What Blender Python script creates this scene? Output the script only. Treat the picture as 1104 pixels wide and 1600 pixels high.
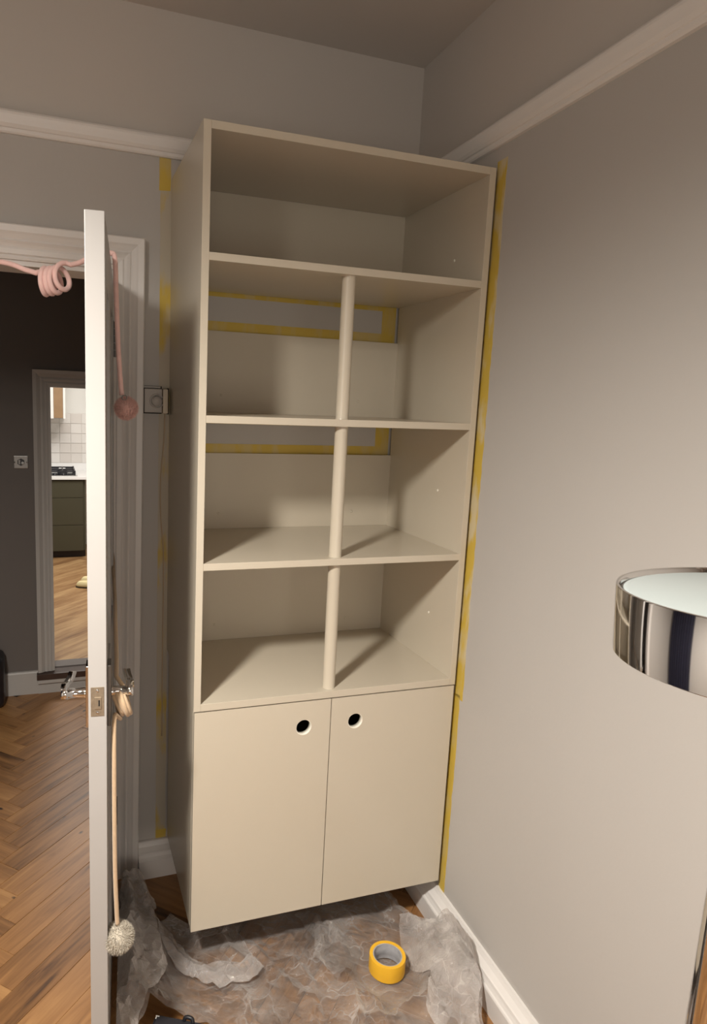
import bpy, bmesh, math, random
from mathutils import Vector, Matrix, noise

# ---------------------------------------------------------------- scene clear
for o in list(bpy.data.objects):
    bpy.data.objects.remove(o, do_unlink=True)
SC = bpy.context.scene
COL = SC.collection
random.seed(7)

# ---------------------------------------------------------------- camera
cam_d = bpy.data.cameras.new('camera')
cam = bpy.data.objects.new('camera', cam_d)
COL.objects.link(cam)
cr = Vector((0.943802, -0.328315, 0.038044))
cu = Vector((0.016634, 0.162144, 0.986627))
cf = Vector((0.330093, 0.930547, -0.158493))
M = Matrix((cr, cu, -cf)).transposed().to_4x4()
M.translation = Vector((-1.1662, -2.1499, 1.6334))
cam.matrix_world = M
cam_d.sensor_fit = 'VERTICAL'
cam_d.sensor_height = 36.0
cam_d.lens = 1064.16 * 36.0 / 1600.0
cam_d.shift_x = 103.2 / 1600.0
cam_d.clip_start = 0.02
SC.camera = cam

# ---------------------------------------------------------------- world, lights, exposure
w = bpy.data.worlds.new('world')
SC.world = w
w.use_nodes = True
w.node_tree.nodes['Background'].inputs[0].default_value = (1.0, 0.9, 0.8, 1)
w.node_tree.nodes['Background'].inputs[1].default_value = 0.0
SC.view_settings.view_transform = 'Standard'
SC.view_settings.look = 'None'
SC.view_settings.gamma = 1.0
SC.view_settings.use_curve_mapping = False
SC.view_settings.exposure = 0.0

def light(name, kind, loc, power, color, size=0.1, rot=(0, 0, 0), **kw):
    d = bpy.data.lights.new(name, kind)
    d.energy = power
    d.color = color
    if kind == 'AREA':
        d.size = size
    else:
        d.shadow_soft_size = size
    for k, v in kw.items():
        setattr(d, k, v)
    o = bpy.data.objects.new(name, d)
    o.location = loc
    o.rotation_euler = rot
    COL.objects.link(o)
    return o

WARM = (1.0, 0.935, 0.84)
LP = (-1.64, -1.58, 2.25)
light('pendant_lamp_light', 'SPOT', LP, 290, WARM, 0.085, spot_size=math.radians(178), spot_blend=1.0)
light('pendant_bulb_light', 'POINT', LP, 7, WARM, 0.085)
light('added_fill_light', 'AREA', (-1.15, -3.7, 1.2), 15.0, (1.0, 0.92, 0.82), 1.2, (math.radians(72), 0, 0))  # added soft fill behind the viewpoint to lift the shadows, not a known lamp
light('kitchen_ceiling_light', 'AREA', (-0.9, 3.3, 2.35), 50, (1.0, 0.95, 0.89), 0.9, (0, 0, 0))

# ---------------------------------------------------------------- materials
def lin(h):
    h = h.lstrip('#')
    o = []
    for i in (0, 2, 4):
        c = int(h[i:i + 2], 16) / 255
        o.append(c / 12.92 if c <= 0.04045 else ((c + 0.055) / 1.055) ** 2.4)
    return tuple(o) + (1,)

def mat(name, color, rough=0.5, metal=0.0, spec=0.5, bump=0.0, bscale=200.0, vary=0.0, vscale=3.0, coat=0.0, sheen=0.0):
    m = bpy.data.materials.new(name)
    m.use_nodes = True
    nt = m.node_tree
    b = nt.nodes['Principled BSDF']
    b.inputs['Base Color'].default_value = color if len(color) == 4 else tuple(color) + (1,)
    b.inputs['Roughness'].default_value = rough
    b.inputs['Metallic'].default_value = metal
    b.inputs['Specular IOR Level'].default_value = spec
    if coat:
        b.inputs['Coat Weight'].default_value = coat
        b.inputs['Coat Roughness'].default_value = 0.15
    if sheen:
        b.inputs['Sheen Weight'].default_value = sheen
    if bump or vary:
        tc = nt.nodes.new('ShaderNodeTexCoord')
    if bump:
        n = nt.nodes.new('ShaderNodeTexNoise')
        n.inputs['Scale'].default_value = bscale
        n.inputs['Detail'].default_value = 3
        bp = nt.nodes.new('ShaderNodeBump')
        bp.inputs['Strength'].default_value = bump
        bp.inputs['Distance'].default_value = 0.002
        nt.links.new(tc.outputs['Object'], n.inputs['Vector'])
        nt.links.new(n.outputs['Fac'], bp.inputs['Height'])
        nt.links.new(bp.outputs['Normal'], b.inputs['Normal'])
    if vary:
        n2 = nt.nodes.new('ShaderNodeTexNoise')
        n2.inputs['Scale'].default_value = vscale
        n2.inputs['Detail'].default_value = 4
        mx = nt.nodes.new('ShaderNodeMix')
        mx.data_type = 'RGBA'
        c = b.inputs['Base Color'].default_value
        mx.inputs['A'].default_value = tuple(max(0, v * (1 - vary)) for v in c[:3]) + (1,)
        mx.inputs['B'].default_value = tuple(min(1, v * (1 + vary)) for v in c[:3]) + (1,)
        nt.links.new(tc.outputs['Object'], n2.inputs['Vector'])
        nt.links.new(n2.outputs['Fac'], mx.inputs['Factor'])
        nt.links.new(mx.outputs['Result'], b.inputs['Base Color'])
    return m

M_wall = mat('greige_wall_paint', (0.49, 0.469, 0.447), 0.62, bump=0.12, bscale=90, vary=0.03, vscale=2)
M_white = mat('white_ceiling_paint', (0.56, 0.525, 0.49), 0.75, bump=0.1, bscale=60, vary=0.03, vscale=2)
M_trim = mat('white_satin_trim', (0.78, 0.755, 0.735), 0.38, vary=0.02)
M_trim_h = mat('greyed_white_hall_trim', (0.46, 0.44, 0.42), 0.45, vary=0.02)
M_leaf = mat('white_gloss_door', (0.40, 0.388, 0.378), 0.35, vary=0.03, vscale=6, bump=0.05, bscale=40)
M_cab = mat('cream_satin_lacquer', (0.582, 0.524, 0.426), 0.27, bump=0.05, bscale=260, vary=0.015)
M_cabrim = mat('pale_bare_edge', (0.82, 0.78, 0.68), 0.5)
M_dark = mat('dark_gap', (0.01, 0.009, 0.008), 0.8)
M_hall = mat('grey_hall_paint', (0.150, 0.132, 0.122), 0.7, vary=0.03)
M_chrome = mat('polished_chrome', (0.72, 0.71, 0.70), 0.06, metal=1.0)
M_steel = mat('worn_steel', (0.40, 0.34, 0.26), 0.42, metal=0.8, vary=0.3, vscale=120)
M_grey_steel = mat('dull_steel', (0.22, 0.21, 0.20), 0.4, metal=0.8)
M_black = mat('black_plastic', (0.012, 0.012, 0.016), 0.4)
M_blackfab = mat('black_fabric', (0.014, 0.013, 0.018), 0.75, bump=0.3, bscale=400)
M_thermo = mat('grey_white_plastic', (0.46, 0.43, 0.40), 0.45)
M_block = mat('cream_plastic', (0.62, 0.54, 0.42), 0.45)
M_pink = mat('pink_knitted_cord', (0.92, 0.60, 0.56), 0.9, bump=0.6, bscale=900, vary=0.12, vscale=60, sheen=0.4)
M_pinkfur = mat('pink_fur', (0.74, 0.47, 0.42), 0.95, vary=0.1, vscale=80, sheen=0.5)
M_cream = mat('peach_knitted_cord', (0.56, 0.40, 0.25), 0.9, bump=0.6, bscale=900, vary=0.1, vscale=60, sheen=0.4)
M_creamfur = mat('cream_fur', (0.50, 0.45, 0.37), 0.95, vary=0.08, vscale=80, sheen=0.5)
M_glass = mat('frosted_white_glass', (0.40, 0.45, 0.45), 0.35)
M_card = mat('grey_cardboard', (0.42, 0.42, 0.44), 0.5, vary=0.25, vscale=60)
M_roll = mat('yellow_tape_roll', (0.86, 0.48, 0.03), 0.45, vary=0.05, vscale=40)
M_green = mat('olive_drawer_front', (0.062, 0.058, 0.036), 0.45)
M_plinth = mat('dark_plinth', (0.03, 0.02, 0.018), 0.6)
M_worktop = mat('white_worktop', (0.85, 0.85, 0.84), 0.25)
M_kwall = mat('kitchen_white_paint', (0.80, 0.80, 0.77), 0.7)
M_grout = mat('grout', (0.66, 0.62, 0.58), 0.8)
M_darkwood = mat('dark_brown_threshold', (0.045, 0.022, 0.015), 0.4, vary=0.3, vscale=12)
M_cupwood = mat('brown_wood_panel', (0.30, 0.19, 0.10), 0.45, vary=0.2, vscale=14)
M_slip = mat('pale_yellow_suede', (0.74, 0.64, 0.36), 0.9)
M_slipsole = mat('dark_sole', (0.05, 0.035, 0.02), 0.8)
M_cable = mat('cream_cable', (0.55, 0.42, 0.28), 0.5)
M_wall_dk = mat('deep_taupe_paint', (0.22, 0.20, 0.185), 0.7)
M_navy = mat('navy_stand_in', (0.012, 0.012, 0.03), 0.85)

def tile_mat():
    m = mat('white_glazed_tile', (0.8, 0.78, 0.75), 0.18, bump=0.25, bscale=25)
    nt = m.node_tree
    b = nt.nodes['Principled BSDF']
    oi = nt.nodes.new('ShaderNodeObjectInfo')
    rp = nt.nodes.new('ShaderNodeValToRGB')
    rp.color_ramp.elements[0].color = (0.68, 0.64, 0.60, 1)
    rp.color_ramp.elements[1].color = (0.80, 0.78, 0.75, 1)
    nt.links.new(oi.outputs['Random'], rp.inputs['Fac'])
    nt.links.new(rp.outputs['Color'], b.inputs['Base Color'])
    return m
M_tile = tile_mat()

def tape_mat(name, paint, cover, seed, scale):
    """yellow masking tape, partly painted over with wall paint"""
    m = mat(name, (0.72, 0.50, 0.06), 0.55)
    nt = m.node_tree
    b = nt.nodes['Principled BSDF']
    tc = nt.nodes.new('ShaderNodeTexCoord')
    mp = nt.nodes.new('ShaderNodeMapping')
    mp.inputs['Scale'].default_value = (1.6, 1.6, 0.55)
    mp.inputs['Location'].default_value = (seed, seed * 1.7, seed * .6)
    n = nt.nodes.new('ShaderNodeTexNoise')
    n.inputs['Scale'].default_value = scale
    n.inputs['Detail'].default_value = 3
    r = nt.nodes.new('ShaderNodeValToRGB')
    r.color_ramp.elements[0].position = max(0.0, cover - 0.06)
    r.color_ramp.elements[0].color = (0.60, 0.43, 0.07, 1)
    r.color_ramp.elements[1].position = min(1.0, cover + 0.10)
    r.color_ramp.elements[1].color = tuple(paint) + (1,)
    nt.links.new(tc.outputs['Object'], mp.inputs['Vector'])
    nt.links.new(mp.outputs['Vector'], n.inputs['Vector'])
    nt.links.new(n.outputs['Fac'], r.inputs['Fac'])
    nt.links.new(r.outputs['Color'], b.inputs['Base Color'])
    return m
M_tape = tape_mat('yellow_masking_tape', (0.58, 0.45, 0.17), 0.52, 3.1, 14)
M_tape_r = tape_mat('yellow_masking_tape_painted_edge', (0.62, 0.53, 0.33), 0.52, 8.3, 16)
M_tape_l = tape_mat('yellow_masking_tape_overpainted', (0.50, 0.45, 0.36), 0.38, 1.2, 11)

def wood_mat(name, stops, grain=1.0, knots=True, along=(1, 0, 0)):
    m = bpy.data.materials.new(name)
    m.use_nodes = True
    nt = m.node_tree
    N, L = nt.nodes, nt.links
    b = N['Principled BSDF']
    b.inputs['Roughness'].default_value = 0.42
    tc = N.new('ShaderNodeTexCoord')
    oi = N.new('ShaderNodeObjectInfo')
    sc = N.new('ShaderNodeVectorMath'); sc.operation = 'SCALE'
    cv = N.new('ShaderNodeCombineXYZ')
    ml = N.new('ShaderNodeMath'); ml.operation = 'MULTIPLY'; ml.inputs[1].default_value = 37.0
    L.new(oi.outputs['Random'], ml.inputs[0])
    for k in range(3):
        L.new(ml.outputs[0], cv.inputs[k])
    ad = N.new('ShaderNodeVectorMath'); ad.operation = 'ADD'
    L.new(tc.outputs['Object'], ad.inputs[0]); L.new(cv.outputs[0], ad.inputs[1])
    mp = N.new('ShaderNodeMapping')
    mp.inputs['Scale'].default_value = (2.6, 30, 30)
    L.new(ad.outputs[0], mp.inputs['Vector'])
    n1 = N.new('ShaderNodeTexNoise'); n1.inputs['Scale'].default_value = 1.6 * grain
    n1.inputs['Detail'].default_value = 6; n1.inputs['Roughness'].default_value = 0.62
    n1.inputs['Distortion'].default_value = 0.7
    L.new(mp.outputs[0], n1.inputs['Vector'])
    mp2 = N.new('ShaderNodeMapping'); mp2.inputs['Scale'].default_value = (1.0, 6, 6)
    L.new(ad.outputs[0], mp2.inputs['Vector'])
    n2 = N.new('ShaderNodeTexNoise'); n2.inputs['Scale'].default_value = 2.6
    n2.inputs['Detail'].default_value = 3
    L.new(mp2.outputs[0], n2.inputs['Vector'])
    a1 = N.new('ShaderNodeMath'); a1.operation = 'MULTIPLY_ADD'
    a1.inputs[1].default_value = 0.6
    L.new(n1.outputs['Fac'], a1.inputs[0])
    a2 = N.new('ShaderNodeMath'); a2.operation = 'MULTIPLY'; a2.inputs[1].default_value = 0.45
    L.new(n2.outputs['Fac'], a2.inputs[0]); L.new(a2.outputs[0], a1.inputs[2])
    a3 = N.new('ShaderNodeMath'); a3.operation = 'MULTIPLY_ADD'
    a3.inputs[1].default_value = 0.22; 
    L.new(oi.outputs['Random'], a3.inputs[0]); L.new(a1.outputs[0], a3.inputs[2])
    r = N.new('ShaderNodeValToRGB')
    e = r.color_ramp.elements
    e[0].position, e[0].color = stops[0][0], stops[0][1] + (1,)
    e[1].position, e[1].color = stops[-1][0], stops[-1][1] + (1,)
    for p, c in stops[1:-1]:
        k = e.new(p); k.color = c + (1,)
    L.new(a3.outputs[0], r.inputs['Fac'])
    out = r.outputs['Color']
    if knots:
        mk = N.new('ShaderNodeMapping'); mk.inputs['Scale'].default_value = (0.55, 1, 1)
        L.new(ad.outputs[0], mk.inputs['Vector'])
        v = N.new('ShaderNodeTexVoronoi'); v.inputs['Scale'].default_value = 9.0
        L.new(mk.outputs[0], v.inputs['Vector'])
        kr = N.new('ShaderNodeValToRGB')
        kr.color_ramp.elements[0].position = 0.035; kr.color_ramp.elements[0].color = (1, 1, 1, 1)
        kr.color_ramp.elements[1].position = 0.075; kr.color_ramp.elements[1].color = (0, 0, 0, 1)
        L.new(v.outputs['Distance'], kr.inputs['Fac'])
        mx = N.new('ShaderNodeMix'); mx.data_type = 'RGBA'
        mx.inputs['B'].default_value = (0.02, 0.01, 0.006, 1)
        L.new(kr.outputs['Color'], mx.inputs['Factor']); L.new(out, mx.inputs['A'])
        out = mx.outputs['Result']
    L.new(out, b.inputs['Base Color'])
    bp = N.new('ShaderNodeBump'); bp.inputs['Strength'].default_value = 0.15; bp.inputs['Distance'].default_value = 0.001
    L.new(n1.outputs['Fac'], bp.inputs['Height']); L.new(bp.outputs['Normal'], b.inputs['Normal'])
    return m
M_oak = wood_mat('oak_herringbone', [(0.36, (0.045, 0.019, 0.007)), (0.48, (0.175, 0.080, 0.026)), (0.66, (0.30, 0.145, 0.051)), (0.90, (0.44, 0.235, 0.090))])
M_oak2 = wood_mat('pale_kitchen_oak', [(0.34, (0.13, 0.065, 0.026)), (0.52, (0.27, 0.145, 0.062)), (0.80, (0.46, 0.29, 0.14))], knots=False)

def film_mat(name, white, base_op, edge_op, crease):
    m = bpy.data.materials.new(name)
    m.use_nodes = True
    nt = m.node_tree
    N, L = nt.nodes, nt.links
    b = N['Principled BSDF']
    b.inputs['Base Color'].default_value = white
    b.inputs['Roughness'].default_value = 0.09
    b.inputs['Specular IOR Level'].default_value = 1.0
    tr = N.new('ShaderNodeBsdfTransparent')
    mix = N.new('ShaderNodeMixShader')
    tc = N.new('ShaderNodeTexCoord')
    # crinkles: warped cell creases and fine wrinkles
    nw = N.new('ShaderNodeTexNoise'); nw.inputs['Scale'].default_value = 7; nw.inputs['Detail'].default_value = 3
    L.new(tc.outputs['Object'], nw.inputs['Vector'])
    sc = N.new('ShaderNodeVectorMath'); sc.operation = 'MULTIPLY_ADD'
    sc.inputs[1].default_value = (0.22, 0.22, 0.22)
    L.new(nw.outputs['Color'], sc.inputs[0]); L.new(tc.outputs['Object'], sc.inputs[2])
    vo = N.new('ShaderNodeTexVoronoi'); vo.feature = 'DISTANCE_TO_EDGE'; vo.inputs['Scale'].default_value = 9
    L.new(sc.outputs[0], vo.inputs['Vector'])
    fn = N.new('ShaderNodeTexNoise'); fn.inputs['Scale'].default_value = 55; fn.inputs['Detail'].default_value = 4; fn.inputs['Distortion'].default_value = 1.2
    L.new(sc.outputs[0], fn.inputs['Vector'])
    hs = N.new('ShaderNodeMath'); hs.operation = 'MULTIPLY_ADD'; hs.inputs[1].default_value = -1.2
    vm = N.new('ShaderNodeMath'); vm.operation = 'MINIMUM'; vm.inputs[1].default_value = 0.22
    L.new(vo.outputs['Distance'], vm.inputs[0]); L.new(vm.outputs[0], hs.inputs[0]); 
    f2 = N.new('ShaderNodeMath'); f2.operation = 'MULTIPLY'; f2.inputs[1].default_value = 0.26
    L.new(fn.outputs['Fac'], f2.inputs[0]); L.new(f2.outputs[0], hs.inputs[2])
    bp = N.new('ShaderNodeBump'); bp.inputs['Strength'].default_value = 0.75; bp.inputs['Distance'].default_value = 0.012
    L.new(hs.outputs[0], bp.inputs['Height'])
    g = N.new('ShaderNodeTexNoise'); g.inputs['Scale'].default_value = 70; g.inputs['Detail'].default_value = 5; g.inputs['Roughness'].default_value = 0.6; g.inputs['Distortion'].default_value = 2.0
    L.new(sc.outputs[0], g.inputs['Vector'])
    b2_ = N.new('ShaderNodeBump'); b2_.inputs['Strength'].default_value = 0.55; b2_.inputs['Distance'].default_value = 0.010
    L.new(g.outputs['Fac'], b2_.inputs['Height']); L.new(bp.outputs['Normal'], b2_.inputs['Normal']); L.new(b2_.outputs['Normal'], b.inputs['Normal'])
    lw = N.new('ShaderNodeLayerWeight'); lw.inputs['Blend'].default_value = 0.4
    L.new(bp.outputs['Normal'], lw.inputs['Normal'])
    mr = N.new('ShaderNodeMapRange')
    mr.inputs['From Min'].default_value = 0.10; mr.inputs['From Max'].default_value = 0.75
    mr.inputs['To Min'].default_value = base_op; mr.inputs['To Max'].default_value = edge_op
    L.new(lw.outputs['Facing'], mr.inputs['Value'])
    cm = N.new('ShaderNodeMapRange')
    cm.inputs['From Min'].default_value = 0.0; cm.inputs['From Max'].default_value = 0.022
    cm.inputs['To Min'].default_value = crease; cm.inputs['To Max'].default_value = 0.0
    L.new(vo.outputs['Distance'], cm.inputs['Value'])
    n = N.new('ShaderNodeTexNoise'); n.inputs['Scale'].default_value = 8; n.inputs['Detail'].default_value = 3
    L.new(tc.outputs['Object'], n.inputs['Vector'])
    mr2 = N.new('ShaderNodeMapRange'); mr2.inputs['From Min'].default_value = 0.35; mr2.inputs['From Max'].default_value = 0.65
    mr2.inputs['To Min'].default_value = 0.55; mr2.inputs['To Max'].default_value = 1.35
    L.new(n.outputs['Fac'], mr2.inputs['Value'])
    ad = N.new('ShaderNodeMath'); ad.operation = 'ADD'
    L.new(mr.outputs[0], ad.inputs[0]); L.new(cm.outputs[0], ad.inputs[1])
    m2 = N.new('ShaderNodeMath'); m2.operation = 'MULTIPLY'; m2.use_clamp = True
    L.new(ad.outputs[0], m2.inputs[0]); L.new(mr2.outputs[0], m2.inputs[1])
    L.new(m2.outputs[0], mix.inputs['Fac'])
    L.new(tr.outputs[0], mix.inputs[1]); L.new(b.outputs[0], mix.inputs[2])
    gl = N.new('ShaderNodeBsdfGlossy'); gl.inputs['Roughness'].default_value = 0.06; gl.inputs['Color'].default_value = (1, 1, 1, 1)
    L.new(b2_.outputs['Normal'], gl.inputs['Normal'])
    fr_ = N.new('ShaderNodeFresnel'); fr_.inputs['IOR'].default_value = 1.5; L.new(b2_.outputs['Normal'], fr_.inputs['Normal'])
    fm = N.new('ShaderNodeMath'); fm.operation = 'MULTIPLY'; fm.use_clamp = True; fm.inputs[1].default_value = 0.9
    L.new(fr_.outputs[0], fm.inputs[0])
    mg = N.new('ShaderNodeMixShader')
    L.new(fm.outputs[0], mg.inputs['Fac']); L.new(mix.outputs[0], mg.inputs[1]); L.new(gl.outputs[0], mg.inputs[2])
    L.new(mg.outputs[0], N['Material Output'].inputs['Surface'])
    return m
M_film = film_mat('clear_plastic_film', (0.80, 0.75, 0.72, 1), 0.13, 0.60, 0.18)
M_film2 = film_mat('bunched_plastic_film', (0.82, 0.77, 0.745, 1), 0.36, 0.74, 0.12)

# ---------------------------------------------------------------- helpers
class MB:
    def __init__(s):
        s.bm = bmesh.new()
        s.mats = []
        s.cur = 0
    def use(s, m):
        if m not in s.mats:
            s.mats.append(m)
        s.cur = s.mats.index(m)
        return s
    def face(s, vs, smooth=False):
        try:
            f = s.bm.faces.new(vs)
        except ValueError:
            return None
        f.material_index = s.cur
        f.smooth = smooth
        return f
    def box(s, x0, x1, y0, y1, z0, z1, bev=0.0, T=None):
        b2 = bmesh.new()
        vs = [b2.verts.new(p) for p in ((x0, y0, z0), (x1, y0, z0), (x1, y1, z0), (x0, y1, z0), (x0, y0, z1), (x1, y0, z1), (x1, y1, z1), (x0, y1, z1))]
        for q in ((3, 2, 1, 0), (4, 5, 6, 7), (0, 1, 5, 4), (1, 2, 6, 5), (2, 3, 7, 6), (3, 0, 4, 7)):
            b2.faces.new([vs[i] for i in q])
        if bev:
            bmesh.ops.bevel(b2, geom=list(b2.edges), offset=bev, segments=2, affect='EDGES', profile=0.7)
        s.merge(b2, T)
        return s
    def merge(s, b2, T=None, smooth=False):
        mp = {}
        for v in b2.verts:
            mp[v] = s.bm.verts.new(T @ v.co if T else v.co)
        for f in b2.faces:
            s.face([mp[v] for v in f.verts], smooth or f.smooth)
        b2.free()
    def tube(s, pts, r, n=10, cap=True, flat=1.0, up=None):
        pts = [Vector(p) for p in pts]
        rings = []
        prev = None
        for i, p in enumerate(pts):
            t = (pts[min(i + 1, len(pts) - 1)] - pts[max(i - 1, 0)])
            t = t.normalized() if t.length > 1e-9 else Vector((0, 0, 1))
            if prev is None:
                a = Vector((0, 0, 1)) if abs(t.z) < 0.9 else Vector((0, 1, 0))
                u = t.cross(up if up else a).normalized()
            else:
                u = (prev - t * prev.dot(t)).normalized()
            prev = u
            v = t.cross(u)
            rr = r[i] if isinstance(r, (list, tuple)) else r
            rings.append([s.bm.verts.new(p + (u * math.cos(2 * math.pi * k / n) * flat + v * math.sin(2 * math.pi * k / n)) * rr) for k in range(n)])
        for a, b in zip(rings, rings[1:]):
            for k in range(n):
                s.face([a[k], a[(k + 1) % n], b[(k + 1) % n], b[k]], True)
        if cap:
            s.face(rings[0][::-1]); s.face(rings[-1])
        return s
    def lathe(s, prof, n=32, T=None, smooth=True, close=False):
        """prof: list of (r, z) about local z"""
        rings = []
        for r, z in prof:
            if r < 1e-6:
                v = Vector((0, 0, z)); v = T @ v if T else v
                rings.append([s.bm.verts.new(v)])
            else:
                rg = []
                for k in range(n):
                    a = 2 * math.pi * k / n
                    v = Vector((r * math.cos(a), r * math.sin(a), z)); v = T @ v if T else v
                    rg.append(s.bm.verts.new(v))
                rings.append(rg)
        if close:
            rings.append(rings[0])
        for a, b in zip(rings, rings[1:]):
            for k in range(n):
                k2 = (k + 1) % n
                if len(a) == 1 and len(b) == 1:
                    continue
                if len(a) == 1:
                    s.face([a[0], b[k2], b[k]], smooth)
                elif len(b) == 1:
                    s.face([a[k], a[k2], b[0]], smooth)
                else:
                    s.face([a[k], a[k2], b[k2], b[k]], smooth)
        return s
    def build(s, name, m=None, parent=None):
        bmesh.ops.recalc_face_normals(s.bm, faces=list(s.bm.faces))
        me = bpy.data.meshes.new(name)
        s.bm.to_mesh(me)
        s.bm.free()
        for k in (s.mats or [m]):
            me.materials.append(k)
        return link(name, me, parent)

def link(name, me, parent=None):
    o = bpy.data.objects.new(name, me)
    COL.objects.link(o)
    if parent:
        o.parent = parent
    return o

def auto_smooth(o, deg=35):
    me = o.data
    for p in me.polygons:
        p.use_smooth = True
    try:
        me.set_sharp_from_angle(angle=math.radians(deg))
    except Exception:
        pass
    return o

def tag(o, label, cat, group=None, kind=None):
    o['label'] = label
    o['category'] = cat
    if group:
        o['group'] = group
    if kind:
        o['kind'] = kind
    return o

def struct(o, label=None, cat=None):
    o['kind'] = 'structure'
    if label:
        o['label'] = label
    if cat:
        o['category'] = cat
    return o

def empty(name, loc, rz=0.0):
    o = bpy.data.objects.new(name, None)
    o.empty_display_size = 0.05
    COL.objects.link(o)
    o.location = loc
    o.rotation_euler = (0, 0, rz)
    return o

def smooth_path(pts, n=8):
    """Catmull-Rom"""
    P = [Vector(p) for p in pts]
    P = [P[0] * 2 - P[1]] + P + [P[-1] * 2 - P[-2]]
    out = []
    for i in range(1, len(P) - 2):
        a, b, c, d = P[i - 1:i + 3]
        for k in range(n):
            t = k / n
            out.append(0.5 * ((2 * b) + (c - a) * t + (2 * a - 5 * b + 4 * c - d) * t * t + (3 * b - a - 3 * c + d) * t ** 3))
    out.append(P[-2])
    return out

# ---------------------------------------------------------------- setting: key numbers (metres)
YW = 0.024                       # room face of the back wall
WA = 0.0465                      # the right wall is a little out of square
def xr(y): return 0.022 + WA * y # room face of the right wall
CEIL = 2.735
RAIL0, RAIL1 = 2.336, 2.392
DOOR_L, DOOR_R, DOOR_T = -1.735, -0.975, 1.990
XL, YR = -3.0, -3.9              # left wall, wall behind the camera
TH = 0.13                        # wall thickness
HY = 1.648                       # hall face of the far hall wall
KZ = 0.121                       # kitchen floor level
K_L, K_R, K_T = -1.150, -0.36, 1.666
KBACK = 4.985

# back wall with doorway (greige below the rail, white above)
b = MB()
def wseg(x0, x1, z0, z1):
    for a, c, m in ((z0, min(z1, RAIL0 + .02), M_wall), (max(z0, RAIL0 + .02), z1, M_white)):
        if c > a:
            b.use(m).box(x0, x1, YW, YW + TH, a, c)
wseg(XL, DOOR_L - .019, 0, CEIL); wseg(DOOR_R + .019, 0.2, 0, CEIL); wseg(DOOR_L - .019, DOOR_R + .019, DOOR_T + .019, CEIL)
struct(b.build('wall_back'), 'greige back wall with the doorway, white above the picture rail', 'wall')
# right wall (slightly angled)
b = MB()
for z0, z1, m in ((0, RAIL0 + .02, M_wall), (RAIL0 + .02, CEIL, M_white)):
    b.use(m)
    vs = [b.bm.verts.new(p) for p in ((xr(YR), YR, z0), (xr(YW), YW, z0), (xr(YW) + .15, YW, z0), (xr(YR) + .15, YR, z0),
                                     (xr(YR), YR, z1), (xr(YW), YW, z1), (xr(YW) + .15, YW, z1), (xr(YR) + .15, YR, z1))]
    for q in ((0, 1, 2, 3), (4, 5, 6, 7), (0, 1, 5, 4), (1, 2, 6, 5), (2, 3, 7, 6), (3, 0, 4, 7)):
        b.face([vs[i] for i in q])
struct(b.build('wall_right'), 'greige right wall, white above the picture rail', 'wall')
struct(MB().use(M_wall).box(XL - .12, XL, YR, YW, 0, CEIL).build('wall_left'), 'greige wall on the left side of the room', 'wall')
struct(MB().use(M_wall).box(XL - .12, 0.15, YR - .12, YR, 0, CEIL).build('wall_front'), 'greige wall behind the viewpoint', 'wall')
struct(MB().use(M_white).box(XL - .12, 0.2, YR - .12, YW + TH, CEIL, CEIL + .08).build('ceiling'), 'plain off-white ceiling above the cabinet', 'ceiling')

# hall shell
b = MB().use(M_hall)
b.box(XL, K_L - .011, HY, HY + TH, 0, 2.7); b.box(K_R + .011, 0.4, HY, HY + TH, 0, 2.7); b.box(K_L - .011, K_R + .011, HY, HY + TH, K_T + .011, 2.7); b.box(K_L, K_R, HY, HY + TH, 0, .08)
struct(b.build('wall_hall_far'), 'dark grey hall wall seen through the doorway', 'wall')
struct(MB().use(M_hall).box(XL - .1, XL, YW + TH, HY, 0, 2.7).build('wall_hall_left'), 'grey end wall of the hall, left', 'wall')
struct(MB().use(M_hall).box(0.2, 0.3, YW + TH, HY, 0, 2.7).build('wall_hall_right'), 'grey end wall of the hall, right', 'wall')
struct(MB().use(M_white).box(XL, 0.3, YW + TH, HY + TH, 2.7, 2.78).build('ceiling_hall'), 'white ceiling of the hall', 'ceiling')
# kitchen shell
struct(MB().use(M_kwall).box(-2.6, 0.5, KBACK, KBACK + .1, KZ - .02, 2.5).build('wall_kitchen_back'), 'white kitchen wall behind the hob', 'wall')
struct(MB().use(M_kwall).box(-2.7, -2.6, HY + TH, KBACK, KZ - .02, 2.5).build('wall_kitchen_left'), 'white kitchen wall, left', 'wall')
struct(MB().use(M_kwall).box(0.5, 0.6, HY + TH, KBACK, KZ - .02, 2.5).build('wall_kitchen_right'), 'white kitchen wall, right', 'wall')
struct(MB().use(M_kwall).box(-2.6, 0.5, HY + TH, KBACK, 2.5, 2.58).build('ceiling_kitchen'), 'white kitchen ceiling', 'ceiling')

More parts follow.
